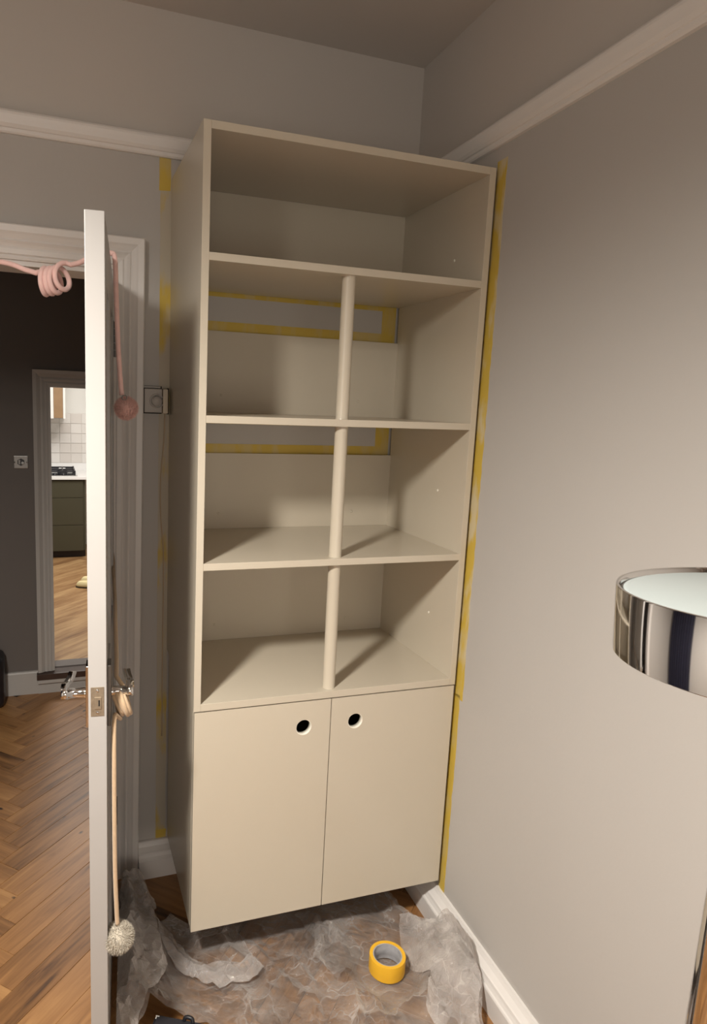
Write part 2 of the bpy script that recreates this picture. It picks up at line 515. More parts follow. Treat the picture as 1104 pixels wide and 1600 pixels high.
# ---------------------------------------------------------------- herringbone oak floor
floor = MB().use(M_darkwood).box(XL - .1, 0.3, YR - .1, HY + .12, -.03, -.006).build('floor')
struct(floor, 'herringbone oak floor running from the room into the hall', 'floor')
PW, PL = 0.09, 0.45
def plank_mesh(name, L, W, m, H=0.006, g=0.0003, bv=0.0009):
    k = MB().use(m)
    x0, x1, y0, y1 = g, L - g, g, W - g
    lo = [k.bm.verts.new(p) for p in ((x0, y0, -H), (x1, y0, -H), (x1, y1, -H), (x0, y1, -H))]
    mi = [k.bm.verts.new(p) for p in ((x0, y0, -bv), (x1, y0, -bv), (x1, y1, -bv), (x0, y1, -bv))]
    hi = [k.bm.verts.new(p) for p in ((x0 + bv, y0 + bv, 0), (x1 - bv, y0 + bv, 0), (x1 - bv, y1 - bv, 0), (x0 + bv, y1 - bv, 0))]
    for A, B in ((lo, mi), (mi, hi)):
        for i in range(4):
            k.face([A[i], A[(i + 1) % 4], B[(i + 1) % 4], B[i]])
    k.face(hi)
    me = bpy.data.meshes.new(name)
    bmesh.ops.recalc_face_normals(k.bm, faces=list(k.bm.faces))
    k.bm.to_mesh(me); k.bm.free()
    me.materials.append(m)
    return me
pm = plank_mesh('plank', PL, PW, M_oak)
SX, SY = -1.285, 0.02            # a point on one herringbone spine
c45 = math.sqrt(0.5)
planks = []
for j in range(-6, 5):
    for k in range(-60, 70):
        for kind in (0, 1):
            p, q = k * PW + j * 2 * PL, k * PW
            if kind:
                q += PW
            wx, wy = SX + (p - q) * c45, SY + (p + q) * c45
            ang = math.radians(45 if not kind else 135)
            # for the 135 degree plank the local origin is its p+PW, q corner
            if kind:
                pp = p + PW
                wx, wy = SX + (pp - q) * c45, SY + (pp + q) * c45
            cx = wx + math.cos(ang) * PL / 2 + math.cos(ang + math.pi / 2) * PW / 2
            cy = wy + math.sin(ang) * PL / 2 + math.sin(ang + math.pi / 2) * PW / 2
            if XL - .05 < cx < 0.26 and YR - .05 < cy < HY + .12:
                planks.append((cx, cy, wx, wy, ang))
def vis_dist(cx, cy):
    # distance to the part of the floor in view
    d1 = max(abs(cx + 0.72) - 0.72, 0) ** 2 + max(abs(cy + 0.42) - 0.50, 0) ** 2
    d2 = max(abs(cx + 1.22) - 0.24, 0) ** 2 + max(abs(cy - 0.6) - 1.1, 0) ** 2
    return min(d1, d2)
planks.sort(key=lambda t: vis_dist(t[0], t[1]))
for cx, cy, wx, wy, a in planks[:260]:
    o = link('plank', pm, floor)
    o.location = (wx, wy, random.uniform(-.0005, .0002))
    o.rotation_euler = (0, 0, a)
k = MB().use(M_oak)
for cx, cy, wx, wy, a in planks[260:]:
    T = Matrix.Translation((wx, wy, 0)) @ Matrix.Rotation(a, 4, 'Z')
    b2 = bmesh.new(); b2.from_mesh(pm); k.merge(b2, T)
o = k.build('plank_field', None, floor); o['kind'] = 'stuff'

# kitchen floor boards
kf = MB().use(M_darkwood).box(-2.6, 0.5, HY + .02, KBACK, KZ - .04, KZ - .006).build('floor_kitchen')
struct(kf, 'pale oak boards of the raised kitchen floor', 'floor')
pk2 = plank_mesh('plank_pale', PL, PW, M_oak2)
KY0 = HY + TH
far = MB().use(M_oak2)
for j in range(-5, 6):
    for kk in range(-30, 60):
        for kind in (0, 1):
            p, q = kk * PW + j * 2 * PL, kk * PW + (PW if kind else 0)
            if kind:
                p += PW
            wx, wy = -1.16 + (p - q) * c45, 1.9 + (p + q) * c45
            ang = math.radians(135 if kind else 45)
            ex, ey = math.cos(ang), math.sin(ang)
            cs = [(wx + ex * a_ - ey * b_, wy + ey * a_ + ex * b_) for a_ in (0, PL) for b_ in (0, PW)]
            if max(y for x, y in cs) < KY0 + .01 or min(y for x, y in cs) > KBACK - .02 or min(x for x, y in cs) < -2.5 or max(x for x, y in cs) > .45:
                continue
            T = Matrix.Translation((wx, wy, KZ)) @ Matrix.Rotation(ang, 4, 'Z')
            cut = min(y for x, y in cs) < KY0
            cx = sum(x for x, y in cs) / 4; cy = sum(y for x, y in cs) / 4
            if not (-1.55 < cx < -.35 and cy < 4.5):
                if cut: continue
                b2 = bmesh.new(); b2.from_mesh(pk2); far.merge(b2, T); continue
            me = pk2
            if cut:
                b2 = bmesh.new(); b2.from_mesh(pk2)
                Ti = T.inverted()
                bmesh.ops.bisect_plane(b2, geom=list(b2.verts) + list(b2.edges) + list(b2.faces), plane_co=Ti @ Vector((0, KY0, KZ)), plane_no=Ti.to_3x3() @ Vector((0, -1, 0)), clear_outer=True)
                if not b2.faces:
                    b2.free(); continue
                me = bpy.data.meshes.new('plank_cut'); b2.to_mesh(me); b2.free(); me.materials.append(M_oak2)
            o = link('plank', me, kf); o.matrix_local = T
o = far.build('plank_field', None, kf); o['kind'] = 'stuff'

# ---------------------------------------------------------------- skirting, rail, architraves
def sweep(name, path_fn_list, prof, m, closed_prof=True, parent=None):
    """path_fn_list: list of functions mapping (a, d) profile coords to 3D points"""
    k = MB().use(m)
    rows = [[k.bm.verts.new(f(a, d)) for a, d in prof] for f in path_fn_list]
    n = len(prof)
    for A, B in zip(rows, rows[1:]):
        for i in range(n if closed_prof else n - 1):
            k.face([A[i], A[(i + 1) % n], B[(i + 1) % n], B[i]])
    k.face(rows[0]); k.face(rows[-1][::-1])
    return k.build(name, None, parent)

# skirting profile (height, projection)
SKB = [(0, 0), (0, .044), (.066, .044), (.069, .041), (.075, .036), (.084, .033), (.090, .033), (.093, .029), (.104, .018), (.112, .014), (.119, .012), (.121, .008), (.121, 0)]
SKR = [(0, 0), (0, .040), (.062, .040), (.066, .038), (.069, .034), (.078, .030), (.086, .028), (.089, .024), (.100, .014), (.108, .010), (.1125, .008), (.1125, 0)]
def on_back(x): return lambda a, d: (x, YW - d, a)
def on_right(y): return lambda a, d: (xr(y) - d, y, a)
o = sweep('baseboard_back', [on_back(-0.897), on_back(-0.02)], SKB, M_trim); struct(o, 'white moulded skirting board between door frame and cabinet', 'skirting')
o = sweep('baseboard_back_left', [on_back(XL), on_back(DOOR_L - .11)], SKB, M_trim); struct(o, 'white skirting board left of the doorway', 'skirting')
o = sweep('baseboard_right', [on_right(YR), on_right(YW - .044)], SKR, M_trim); struct(o, 'white moulded skirting board along the right wall', 'skirting')
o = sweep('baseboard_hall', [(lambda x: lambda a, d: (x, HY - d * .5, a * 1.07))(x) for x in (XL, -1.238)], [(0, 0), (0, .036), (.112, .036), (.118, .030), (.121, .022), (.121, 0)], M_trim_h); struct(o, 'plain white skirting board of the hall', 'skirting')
RL = [(0, 0), (0, .010), (.004, .014), (.012, .015), (.014, .019), (.022, .024), (.034, .027), (.044, .030), (.050, .030), (.056, .026), (.056, 0)]
o = sweep('trim_1', [(lambda x: lambda a, d: (x, YW - d, RAIL0 + a))(x) for x in (XL, xr(YW) - .0)], RL, M_trim); struct(o, 'white picture rail on the back wall above the door', 'picture rail')
o = sweep('trim_2', [(lambda y: lambda a, d: (xr(y) - d, y, RAIL0 + a))(y) for y in (YR, YW)], RL, M_trim); struct(o, 'white picture rail on the right wall', 'picture rail')

# door architrave (offset outward from opening, projection)
ARP = [(0, 0), (0, .012), (.006, .014), (.012, .012), (.016, .017), (.030, .019), (.036, .016), (.044, .020), (.052, .026), (.058, .022), (.064, .026), (.072, .030), (.078, .034), (.096, .036), (.100, .032), (.100, 0)]
def arch(name, xl, xrr, zt, y, sgn, prof, z0, lean=0.0, m=None):
    f = [lambda a, d: (xl - a, y - sgn * d, z0), lambda a, d: (xl - a, y - sgn * d, zt + a),
         lambda a, d: (xrr + a, y - sgn * d, zt + a), lambda a, d: (xrr + a - lean, y - sgn * d, z0)]
    return sweep(name, f, prof, m or M_trim)
o = arch('trim_3', DOOR_L, DOOR_R - .001, DOOR_T + .014, YW, 1, [(a * .92, d) for a, d in ARP], 0, 0.014); struct(o, 'white moulded architrave around the open doorway', 'door frame')
# door lining with stop
b = MB().use(M_trim)
b.box(DOOR_R - .0, DOOR_R + .02, YW - .002, YW + TH + .004, 0, DOOR_T); b.box(DOOR_L - .02, DOOR_L, YW - .002, YW + TH + .004, 0, DOOR_T)
b.box(DOOR_L - .02, DOOR_R + .02, YW - .002, YW + TH + .004, DOOR_T, DOOR_T + .02)
b.box(DOOR_R - .014, DOOR_R, YW + .045, YW + .085, 0, DOOR_T); b.box(DOOR_L, DOOR_L + .014, YW + .045, YW + .085, 0, DOOR_T)
struct(b.build('trim_4'), 'white door lining inside the doorway', 'door frame')
# kitchen opening
KAP = [(0, 0), (0, .012), (.012, .014), (.020, .018), (.028, .014), (.040, .020), (.050, .016), (.058, .022), (.068, .030), (.086, .034), (.086, 0)]
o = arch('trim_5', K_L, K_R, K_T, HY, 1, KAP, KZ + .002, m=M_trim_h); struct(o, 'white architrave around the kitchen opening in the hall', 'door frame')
b = MB().use(M_trim).box(K_L - .012, K_L, HY - .002, HY + TH, KZ, K_T); b.box(K_R, K_R + .012, HY - .002, HY + TH, KZ, K_T); b.box(K_L - .012, K_R + .012, HY - .002, HY + TH, K_T, K_T + .012)
struct(b.build('trim_6'), 'white lining of the kitchen opening', 'door frame')
b = MB().use(M_darkwood).box(-1.244, K_R + .09, HY - .05, HY + .035, KZ - .034, KZ, .003)
struct(b.build('trim_7'), 'dark brown wooden step below the kitchen opening', 'step')
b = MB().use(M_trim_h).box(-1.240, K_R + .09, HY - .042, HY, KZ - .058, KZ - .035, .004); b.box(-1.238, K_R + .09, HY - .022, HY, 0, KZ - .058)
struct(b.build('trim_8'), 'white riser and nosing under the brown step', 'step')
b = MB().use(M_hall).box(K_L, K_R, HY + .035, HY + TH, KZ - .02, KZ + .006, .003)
struct(b.build('trim_9'), 'grey threshold strip at the edge of the kitchen floor', 'threshold')

# ---------------------------------------------------------------- door leaf
HX, HYY = -0.986, 0.004
LA = math.atan2(-0.764, -0.083)  # direction hinge -> free edge
door = empty('door_1', (HX + .010, HYY, 0.008), LA - math.pi)   # local -x runs from hinge to free edge
# local frame: x from 0 (hinge) to -0.762, y: +ve side faces ...
LW = 0.766
struct(door, 'white painted door standing open, seen edge-on', 'door')
ct, st = math.cos(LA - math.pi), math.sin(LA - math.pi)
# local +y = world (-st, ct); find which side is world +x
side = 1 if -st > 0 else -1      # +side*y is the right-hand face
def ybox(k, x0, x1, ya, yb, z0, z1, bev=0.0):
    a, c = sorted((ya * side, yb * side))
    return k.box(x0, x1, a, c, z0, z1, bev)
LT = 0.037
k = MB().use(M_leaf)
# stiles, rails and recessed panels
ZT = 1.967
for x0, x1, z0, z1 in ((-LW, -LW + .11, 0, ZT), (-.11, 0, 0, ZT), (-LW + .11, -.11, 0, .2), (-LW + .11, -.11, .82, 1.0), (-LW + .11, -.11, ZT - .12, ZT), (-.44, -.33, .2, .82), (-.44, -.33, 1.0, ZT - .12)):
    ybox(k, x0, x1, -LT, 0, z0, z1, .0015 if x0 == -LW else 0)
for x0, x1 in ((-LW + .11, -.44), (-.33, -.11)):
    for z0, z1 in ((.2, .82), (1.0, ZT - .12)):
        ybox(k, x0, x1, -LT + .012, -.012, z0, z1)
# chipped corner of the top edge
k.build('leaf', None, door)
ZH = 0.992 - .008
XHD = -LW + .068
def plate(sgn):
    k = MB().use(M_grey_steel if sgn > 0 else M_chrome)
    y0, y1 = (0, .008) if sgn > 0 else (-LT - .008, -LT)
    ybox(k, XHD - .021, XHD + .021, y0, y1, ZH - .072, ZH + .068, .002)
    return k.build('handle_plate', None, door)
for sgn in (1, -1):
    pl = plate(sgn)
    k = MB().use(M_chrome)
    y0 = (.006 if sgn > 0 else -LT - .006)
    yo = (.055 if sgn > 0 else -LT - .060)
    ym = y0 + (yo - y0) * .72
    z = ZH + .0
    # neck
    k.tube([(XHD, side * y0, z), (XHD, side * (y0 + (yo - y0) * .12), z), (XHD, side * (y0 + (yo - y0) * .4), z), (XHD, side * ym, z), (XHD, side * (ym + (yo - ym) * .05), z), (XHD, side * yo, z)], [.014, .0115, .0105, .0115, .013, .013], 16)
    # flat scroll lever running back to the hinge side
    yl = (ym + yo) / 2
    pts = smooth_path([(XHD - .004, side * yl, z + .010), (XHD + .014, side * yl, z + .014), (XHD + .03, side * (yl - sgn * .001), z + .010), (XHD + .06, side * (yl - sgn * .003), z + .003), (XHD + .09, side * (yl - sgn * .006), z + .001), (XHD + .110, side * (yl - sgn * .008), z + .004)], 8)
    wl = .0085
    lo, hi = [], []
    for q in pts:
        lo.append((k.bm.verts.new((q.x, q.y - wl, q.z - .0022)), k.bm.verts.new((q.x, q.y + wl, q.z - .0022))))
        hi.append((k.bm.verts.new((q.x, q.y - wl, q.z + .0022)), k.bm.verts.new((q.x, q.y + wl, q.z + .0022))))
    for i in range(len(pts) - 1):
        k.face([lo[i][0], lo[i][1], lo[i + 1][1], lo[i + 1][0]], True)
        k.face([hi[i][0], hi[i + 1][0], hi[i + 1][1], hi[i][1]], True)
        k.face([lo[i][0], lo[i + 1][0], hi[i + 1][0], hi[i][0]])
        k.face([lo[i][1], hi[i][1], hi[i + 1][1], lo[i + 1][1]])
    k.face([lo[0][0], hi[0][0], hi[0][1], lo[0][1]]); k.face([lo[-1][0], lo[-1][1], hi[-1][1], hi[-1][0]])
    k.build('lever', None, pl)
# latch plate on the free edge
k = MB().use(M_steel)
ybox(k, -LW - .0012, -LW + .004, -LT / 2 - .0135, -LT / 2 + .0135, ZH - .024, ZH + .040, .0006)
lp = k.build('latch_plate', None, door)
k = MB().use(M_steel); ybox(k, -LW - .0030, -LW, -LT / 2 - .006, -LT / 2 + .008, ZH - .008, ZH + .018, .0008)
k.use(M_dark); ybox(k, -LW - .0034, -LW - .0006, -LT / 2 + .002, -LT / 2 + .005, ZH - .001, ZH + .012)
k.build('latch_bolt', None, lp)
for dz in (-.016, .032):
    k = MB().use(M_chrome); T = Matrix.Translation((-LW - .001, -side * LT / 2, ZH + dz)) @ Matrix.Rotation(-math.pi / 2, 4, 'Y')
    k.lathe([(0, .0016), (.0028, .0013), (.0036, 0)], 12, T); k.build('screw', None, lp)
# hinges
for z0 in (0.207 - .008, 1.749 - .008):
    k = MB().use(M_grey_steel)
    for i in range(5):
        T = Matrix.Translation((.004, side * .004, z0 + i * .021))
        k.lathe([(0, 0), (.006, 0), (.006, .0195), (0, .0195)], 12, T, smooth=False)
    ybox(k, -.028, .004, -.001, .0015, z0, z0 + .104)
    k.build('hinge', None, door)

# ---------------------------------------------------------------- tall cream cabinet
CW, CH, CD = 0.80, 2.133, 0.4795
T_ = 0.0188
Z_SP = 0.6606
cab = empty('tall_cabinet', (-0.0112, -0.4748, 0.1465), -0.0155)
tag(cab, 'tall cream wall-hung cabinet with open shelves above two cupboard doors', 'cabinet')
SH = [1.8383, 1.4477, 1.0668, 0.6812]         # tops of the shelves
def part(name, x0, x1, y0, y1, z0, z1, bev=.0012, m=M_cab):
    return MB().use(m).box(x0, x1, y0, y1, z0, z1, bev).build(name, None, cab)
BX = CD + .006
part('side_panel', -CW, -CW + T_, 0, BX, Z_SP, CH)
part('side_panel', -T_, 0, 0, BX, Z_SP, CH)
part('top_panel', -CW + T_, -T_, 0, CD, CH - T_, CH)
for z in SH[:3]:
    part('shelf', -CW + T_, -T_, 0.001, CD, z - T_, z)
part('bottom_shelf', -CW + T_, -T_, 0, CD, Z_SP, SH[3])
# lower cupboard carcass (notched over the skirting), set behind the doors
part('side_panel', -CW + .002, -CW + .002 + T_, .0195, CD - .036, 0.004, Z_SP - .001)
part('side_panel', -.002 - T_, -.002, .0195, CD - .036, 0.004, Z_SP - .001)
part('base_panel', -CW + T_ + .002, -T_ - .002, .0195, CD - .036, 0.004, .022)
part('back_panel', -CW + T_ + .002, -T_ - .002, CD - .044, CD - .037, .022, Z_SP - .001)
# back panels, short below the second and third shelf so the wall shows
for z0, z1 in ((SH[3], SH[2] - T_), (SH[2], 1.3165), (SH[1], 1.702), (SH[0], CH - T_)):
    part('back_panel', -CW + T_, -T_, CD, CD + .006, z0, z1, .0004)
# round dowel posts between the shelves
for z0, z1 in ((SH[3], SH[2] - T_), (SH[2], SH[1] - T_), (SH[1], SH[0] - T_)):
    k = MB().use(M_cab)
    k.lathe([(.0185, z0), (.0178, z0 + .004), (.0178, z1 - .004), (.0185, z1)], 32, Matrix.Translation((-.402, .030, 0)))
    k.build('dowel_post', None, cab)
# painted-over screw caps
for x, z in ((-.636, 1.118), (-.160, 1.118), (-.156, 1.50), (-.636, 1.503), (-.161, .729), (-.641, .736)):
    k = MB().use(M_cab)
    k.lathe([(.0045, 0), (.0045, .0012), (.0025, .0014), (.0015, .0004), (0, .0004)], 14, Matrix.Translation((x, CD, z)) @ Matrix.Rotation(math.pi / 2, 4, 'X'))
    k.build('screw_cap', None, cab)
for z in (1.918, 1.236, .843):
    k = MB().use(M_cabrim)
    k.lathe([(.0045, 0), (.004, .0016), (0, .0022)], 14, Matrix.Translation((-T_, .15, z)) @ Matrix.Rotation(-math.pi / 2, 4, 'Y'))
    k.build('screw_cap', None, cab)
# doors with a round finger hole
def cab_door(x0, x1, hx, hz, hr):
    th = .018
    b2 = bmesh.new()
    z0, z1 = 0.0, Z_SP - .0035
    outer = [b2.verts.new((x, 0, z)) for x, z in ((x0, z0), (x1, z0), (x1, z1), (x0, z1))]
    n = 40
    rim = .0022
    inner = [b2.verts.new((hx + (hr + rim) * math.cos(2 * math.pi * i / n), 0, hz + (hr + rim) * math.sin(2 * math.pi * i / n))) for i in range(n)]
    ed = [b2.edges.new((outer[i], outer[(i + 1) % 4])) for i in range(4)] + [b2.edges.new((inner[i], inner[(i + 1) % n])) for i in range(n)]
    bmesh.ops.triangle_fill(b2, edges=ed, use_beauty=True)
    for f in list(b2.faces):
        c = f.calc_center_median()
        if (c.x - hx) ** 2 + (c.z - hz) ** 2 < hr * hr * .9:
            b2.faces.remove(f)
    front = list(b2.faces)
    ob = [b2.verts.new((v.co.x, th, v.co.z)) for v in outer]
    for i in range(4):
        b2.faces.new((outer[i], outer[(i + 1) % 4], ob[(i + 1) % 4], ob[i]))
    inb = [b2.verts.new((v.co.x, th, v.co.z)) for v in inner]
    mp = dict(zip(outer + inner, ob + inb))
    for f in front:
        b2.faces.new([mp[v] for v in reversed(f.verts)])
    k = MB().use(M_cab)
    k.merge(b2)
    d = k.build('door', None, cab)
    r = MB().use(M_cabrim)
    r.lathe([(hr + rim, 0), (hr, -.0018), (hr, -th), (hr + rim, -th)], 40, Matrix.Translation((hx, 0, hz)) @ Matrix.Rotation(math.pi / 2, 4, 'X'), close=True)
    r.build('finger_hole_rim', None, d)
    r.__class__
    return d
cab_door(-CW + .0025, -.4042, -.484, .580, .0215)
cab_door(-.4015, -.0025, -.325, .581, .0215)
# dark inside face right behind the holes is simply the unlit cupboard

# ---------------------------------------------------------------- masking tape on the walls
def tape(name, pts_l, pts_r, f, m, th=.0006):
    """ragged strip between two edge polylines given as (u, z), f maps (u, z, d) to world"""
    k = MB().use(m)
    A = [k.bm.verts.new(f(u, z, th)) for u, z in pts_l]
    B = [k.bm.verts.new(f(u, z, th)) for u, z in pts_r]
    A2 = [k.bm.verts.new(f(u, z, 0)) for u, z in pts_l]
    B2 = [k.bm.verts.new(f(u, z, 0)) for u, z in pts_r]
    n = len(A)
    for i in range(n - 1):
        k.face([A[i], B[i], B[i + 1], A[i + 1]])
        k.face([A[i], A[i + 1], A2[i + 1], A2[i]]); k.face([B[i], B2[i], B2[i + 1], B[i + 1]])
    k.face([A[0], A2[0], B2[0], B[0]]); k.face([A[-1], B[-1], B2[-1], A2[-1]])
    return k.build(name)
def strip_pts(z0, z1, u0, u1, n, jag):
    L_, R_ = [], []
    for i in range(n + 1):
        z = z0 + (z1 - z0) * i / n
        e = (random.uniform(-.004, .004) if i in (0, n) else 0)
        L_.append((u0 + random.uniform(-jag, jag) * .3, z + e)); R_.append((u1 + random.uniform(-jag, jag), z - e))
    return L_, R_
fr = lambda u, z, d: (xr(u) - d, u, z)          # on right wall, u = y
fb = lambda u, z, d: (u, YW - d, z)             # on back wall, u = x
a, c = strip_pts(.766, 2.30, -.462, -.506, 60, .0025)
tag(tape('masking_tape', a, c, fr, M_tape_r), 'long yellow masking tape strip on right wall beside the cabinet shelves', 'tape')
a, c = strip_pts(.112, .775, -.458, -.493, 30, .002)
tag(tape('masking_tape', a, c, fr, M_tape), 'yellow masking tape strip on right wall beside the cupboard doors', 'tape')
a, c = strip_pts(.107, RAIL0 - .004, -.836, -.803, 80, .0015)
tag(tape('masking_tape', a, c, fb, M_tape_l), 'patchy overpainted yellow tape on back wall left of the cabinet', 'tape')
# corner pieces left at full strength
a, c = strip_pts(2.245, 2.345, -.840, -.806, 5, .001)
tag(tape('masking_tape', a, c, lambda u, z, d: (u, YW - d - .0007, z), M_tape, .0006), 'square scrap of yellow tape just below the picture rail', 'tape')
a, c = strip_pts(.100, .150, -.834, -.800, 4, .001)
tag(tape('masking_tape', a, c, lambda u, z, d: (u, YW - d - .0007 - max(0, .121 - z) * .55, z), M_tape, .0006), 'small square of yellow tape on top of the skirting', 'tape')
# tape frames on the wall seen through the gaps in the cabinet back
for nm, z0, z1, lab in (('masking_tape', 1.852, 1.966, 'yellow tape frame on the wall behind the gap under the top shelf'), ('masking_tape', 1.466, 1.570, 'yellow tape frame on the wall behind the gap under the second shelf')):
    y1 = .0002
    x0, x1 = -.80, -.026
    fr_e = empty(nm, (0, YW, 0)); tag(fr_e, lab, 'tape')
    for X0, X1, Z0, Z1 in ((x0, x1, z0 - .02, z0 + .027), (x0, x1, z1 - .012, z1 + .02), (x1 - .052, x1, z0 + .027, z1 - .012), (x0, x0 + .03, z0 + .027, z1 - .012)):
        MB().use(M_tape).box(X0, X1, y1 - .001, y1, Z0, Z1).build('strip', None, fr_e)

# ---------------------------------------------------------------- thermostat and its cable
th = empty('thermostat', (-.848, YW, 1.626))
tag(th, 'square grey thermostat with a round dial between door frame and cabinet', 'thermostat')
MB().use(M_dark).box(-.0415, .020, -.004, 0, -.0425, .0425).build('back_plate', None, th)
MB().use(M_thermo).box(-.036, .018, -.028, -.004, -.039, .034, .004).build('body', None, th)
k = MB().use(M_thermo); k.box(-.040, .016, -.010, -.002, .036, .042, .002); k.box(-.0405, -.037, -.012, -.002, -.040, .040, .001); k.build('cover_edge', None, th)
k = MB().use(M_grey_steel)
RX = Matrix.Rotation(math.pi / 2, 4, 'X')
k = MB().use(M_thermo)
k.lathe([(.0225, 0), (.0225, .003), (.0205, .003), (.0195, .001), (.0195, 0)], 32, Matrix.Translation((.001, -.028, -.003)) @ RX, close=True)
dial = k.build('dial_ring', None, th)
k = MB().use(M_thermo)
k.lathe([(.0175, -.001), (.0165, .007), (.015, .009), (0, .009)], 32, Matrix.Translation((.001, -.028, -.003)) @ RX); k.build('dial_knob', None, dial)
for i in range(9):
    a_ = math.radians(30 + i * 15)
    T = Matrix.Translation((.001 + .0140 * math.cos(a_), -.0372, -.003 + .0140 * math.sin(a_)))
    MB().use(M_dark).box(-.0006, .0006, -.0004, .0003, -.0012, .0012, 0, T @ Matrix.Rotation(-(a_ - math.pi / 2), 4, 'Y')).build('dial_mark', None, dial)
MB().use(M_dark).box(.0355, .0375, -.036, -.002, -.043, .037, .0008).build('cut_gap', None, th)
MB().use(M_block).box(.0195, .0352, -.036, -.002, -.041, .034, .004).build('terminal_block', None, th)
k = MB().use(M_cable)
k.tube(smooth_path([(-.818, YW - .008, 1.590), (-.820, YW - .006, 1.50), (-.829, YW - .005, 1.38), (-.828, YW - .005, 1.26), (-.819, YW - .005, 1.15), (-.817, YW - .004, 1.02), (-.818, YW - .004, .86), (-.818, YW - .004, .5)], 8), .0018, 6)
tag(k.build('cable'), 'thin cream cable hanging below the thermostat beside the cabinet', 'cable')

# ---------------------------------------------------------------- pompom cords
def pompom(name, c, r, m, parent, n=1500, seed=1):
    rnd = random.Random(seed)
    k = MB().use(m)
    b2 = bmesh.new()
    bmesh.ops.create_icosphere(b2, subdivisions=3, radius=r * .88)
    for v in b2.verts:
        v.co *= 1 + .06 * noise.noise(v.co * 90)
    k.merge(b2, Matrix.Translation(c), True)
    for i in range(n):
        z = rnd.uniform(-1, 1); a = rnd.uniform(0, 2 * math.pi); q = math.sqrt(1 - z * z)
        d = Vector((q * math.cos(a), q * math.sin(a), z))
        u = d.orthogonal().normalized(); u.rotate(Matrix.Rotation(rnd.uniform(0, 6.28), 3, d))
        p = Vector(c) + d * r * .86
        tip = Vector(c) + d * r * rnd.uniform(.99, 1.15) + u * r * rnd.uniform(-.05, .05)
        wv = r * .020
        k.face([k.bm.verts.new(p - u * wv), k.bm.verts.new(p + u * wv), k.bm.verts.new(tip)])
    return k.build(name, None, parent)

pk = empty('pompom_cord', (-1.02, -.32, 1.975))
tag(pk, 'pink knitted cord coiled across the doorway, draped over the door, with pink pompom', 'cord')
k = MB().use(M_pink)
off = Vector((-1.02, -.32, 1.975))
# left run up to the coil
Y1 = -.24
left = [(-1.62, -.06, 1.985), (-1.45, -.12, 1.978), (-1.27, -.20, 1.958), (-1.215, -.22, 1.942), (-1.186, -.23, 1.934)]
pts = smooth_path(left, 6)
# coil: helix whose axis runs along x and a little towards the viewer
ax_ = Vector((.86, -.42, .18)).normalized()
u_ = ax_.orthogonal().normalized(); v_ = ax_.cross(u_)
c0 = Vector((-1.176, -.235, 1.914)); turns = 4.0
p_in = Vector(pts[-1])
for i in range(0, 131):
    t = i / 130
    axd = Vector((.90, -.38, .10)).lerp(Vector((.52, -.84, .05)), t ** 2).normalized()
    uu = axd.cross(Vector((0, 0, 1))).normalized(); vv = axd.cross(uu)
    rr = .031 - .003 * t + .0025 * math.sin(t * 23)
    a_ = -math.pi / 2 - 2 * math.pi * turns * t
    q = c0 + Vector((.056 * t + .006 * max(0, t - .7) / .3, -.010 * t, .012 * t + .010 * max(0, t - .72) / .28)) + (uu * math.cos(a_) + vv * math.sin(a_) * 1.05) * rr
    if i < 8: q = p_in.lerp(q, i / 8)
    pts.append(q)
pts += smooth_path([pts[-1] + Vector((.012, -.002, -.003)), (-1.082, -.28, 1.962), (-1.060, -.30, 1.973), (-1.035, -.322, 1.984), (-1.012, -.324, 1.984), (-1.001, -.324, 1.974), (-.998, -.325, 1.90), (-.994, -.325, 1.78), (-.988, -.325, 1.68), (-.984, -.325, 1.636)], 6)
k.tube([Vector(p) - off for p in pts], .0066, 8)
k.build('cord', None, pk)
pompom('pompom', Vector((-.974, -.335, 1.603)) - off, .030, M_pinkfur, pk, 4500, 3)
k = MB().use(M_grey_steel)
k.lathe([(.006 + .0014 * math.cos(t), .0014 * math.sin(t)) for t in [i * math.pi / 4 for i in range(8)]], 16, Matrix.Translation(Vector((-.980, -.352, 1.630)) - off) @ RX, close=True)
k.build('ring', None, pk)

ck = empty('pompom_cord', (-1.03, -.70, .39))
tag(ck, 'peach knitted cord wound round the door handle, ending in a cream pompom', 'cord')
off = Vector((-1.03, -.70, .39))
k = MB().use(M_cream)
pts = smooth_path([(-.982, -.010, 1.150), (-.982, -.05, 1.135), (-.990, -.15, 1.12), (-1.000, -.30, 1.085), (-1.012, -.45, 1.05), (-1.022, -.58, 1.026), (-1.030, -.66, 1.012)], 6)
cc = Vector((-1.034, -.690, .981))
for i in range(1, 101):
    t = i / 100
    a_ = math.pi * .55 - 2 * math.pi * 4.6 * t
    rr = .023 + .004 * math.sin(t * 21)
    pts.append(cc + Vector((.026 - .026 * t - .009 * math.sin(a_), rr * .75 * math.cos(a_), rr * 1.25 * math.sin(a_) - .012 - .010 * t)))
pts += smooth_path([(-1.038, -.716, .948), (-1.041, -.728, .925), (-1.042, -.738, .86), (-1.042, -.742, .73), (-1.041, -.743, .60), (-1.038, -.743, .50), (-1.036, -.743, .455)], 6)
rad = [.0046] * len(pts)
k.tube([Vector(p) - off for p in pts], .0052, 8)
k.build('cord', None, ck)
pompom('pompom', Vector((-1.033, -.745, .424)) - off, .0335, M_creamfur, ck, 4500, 5)

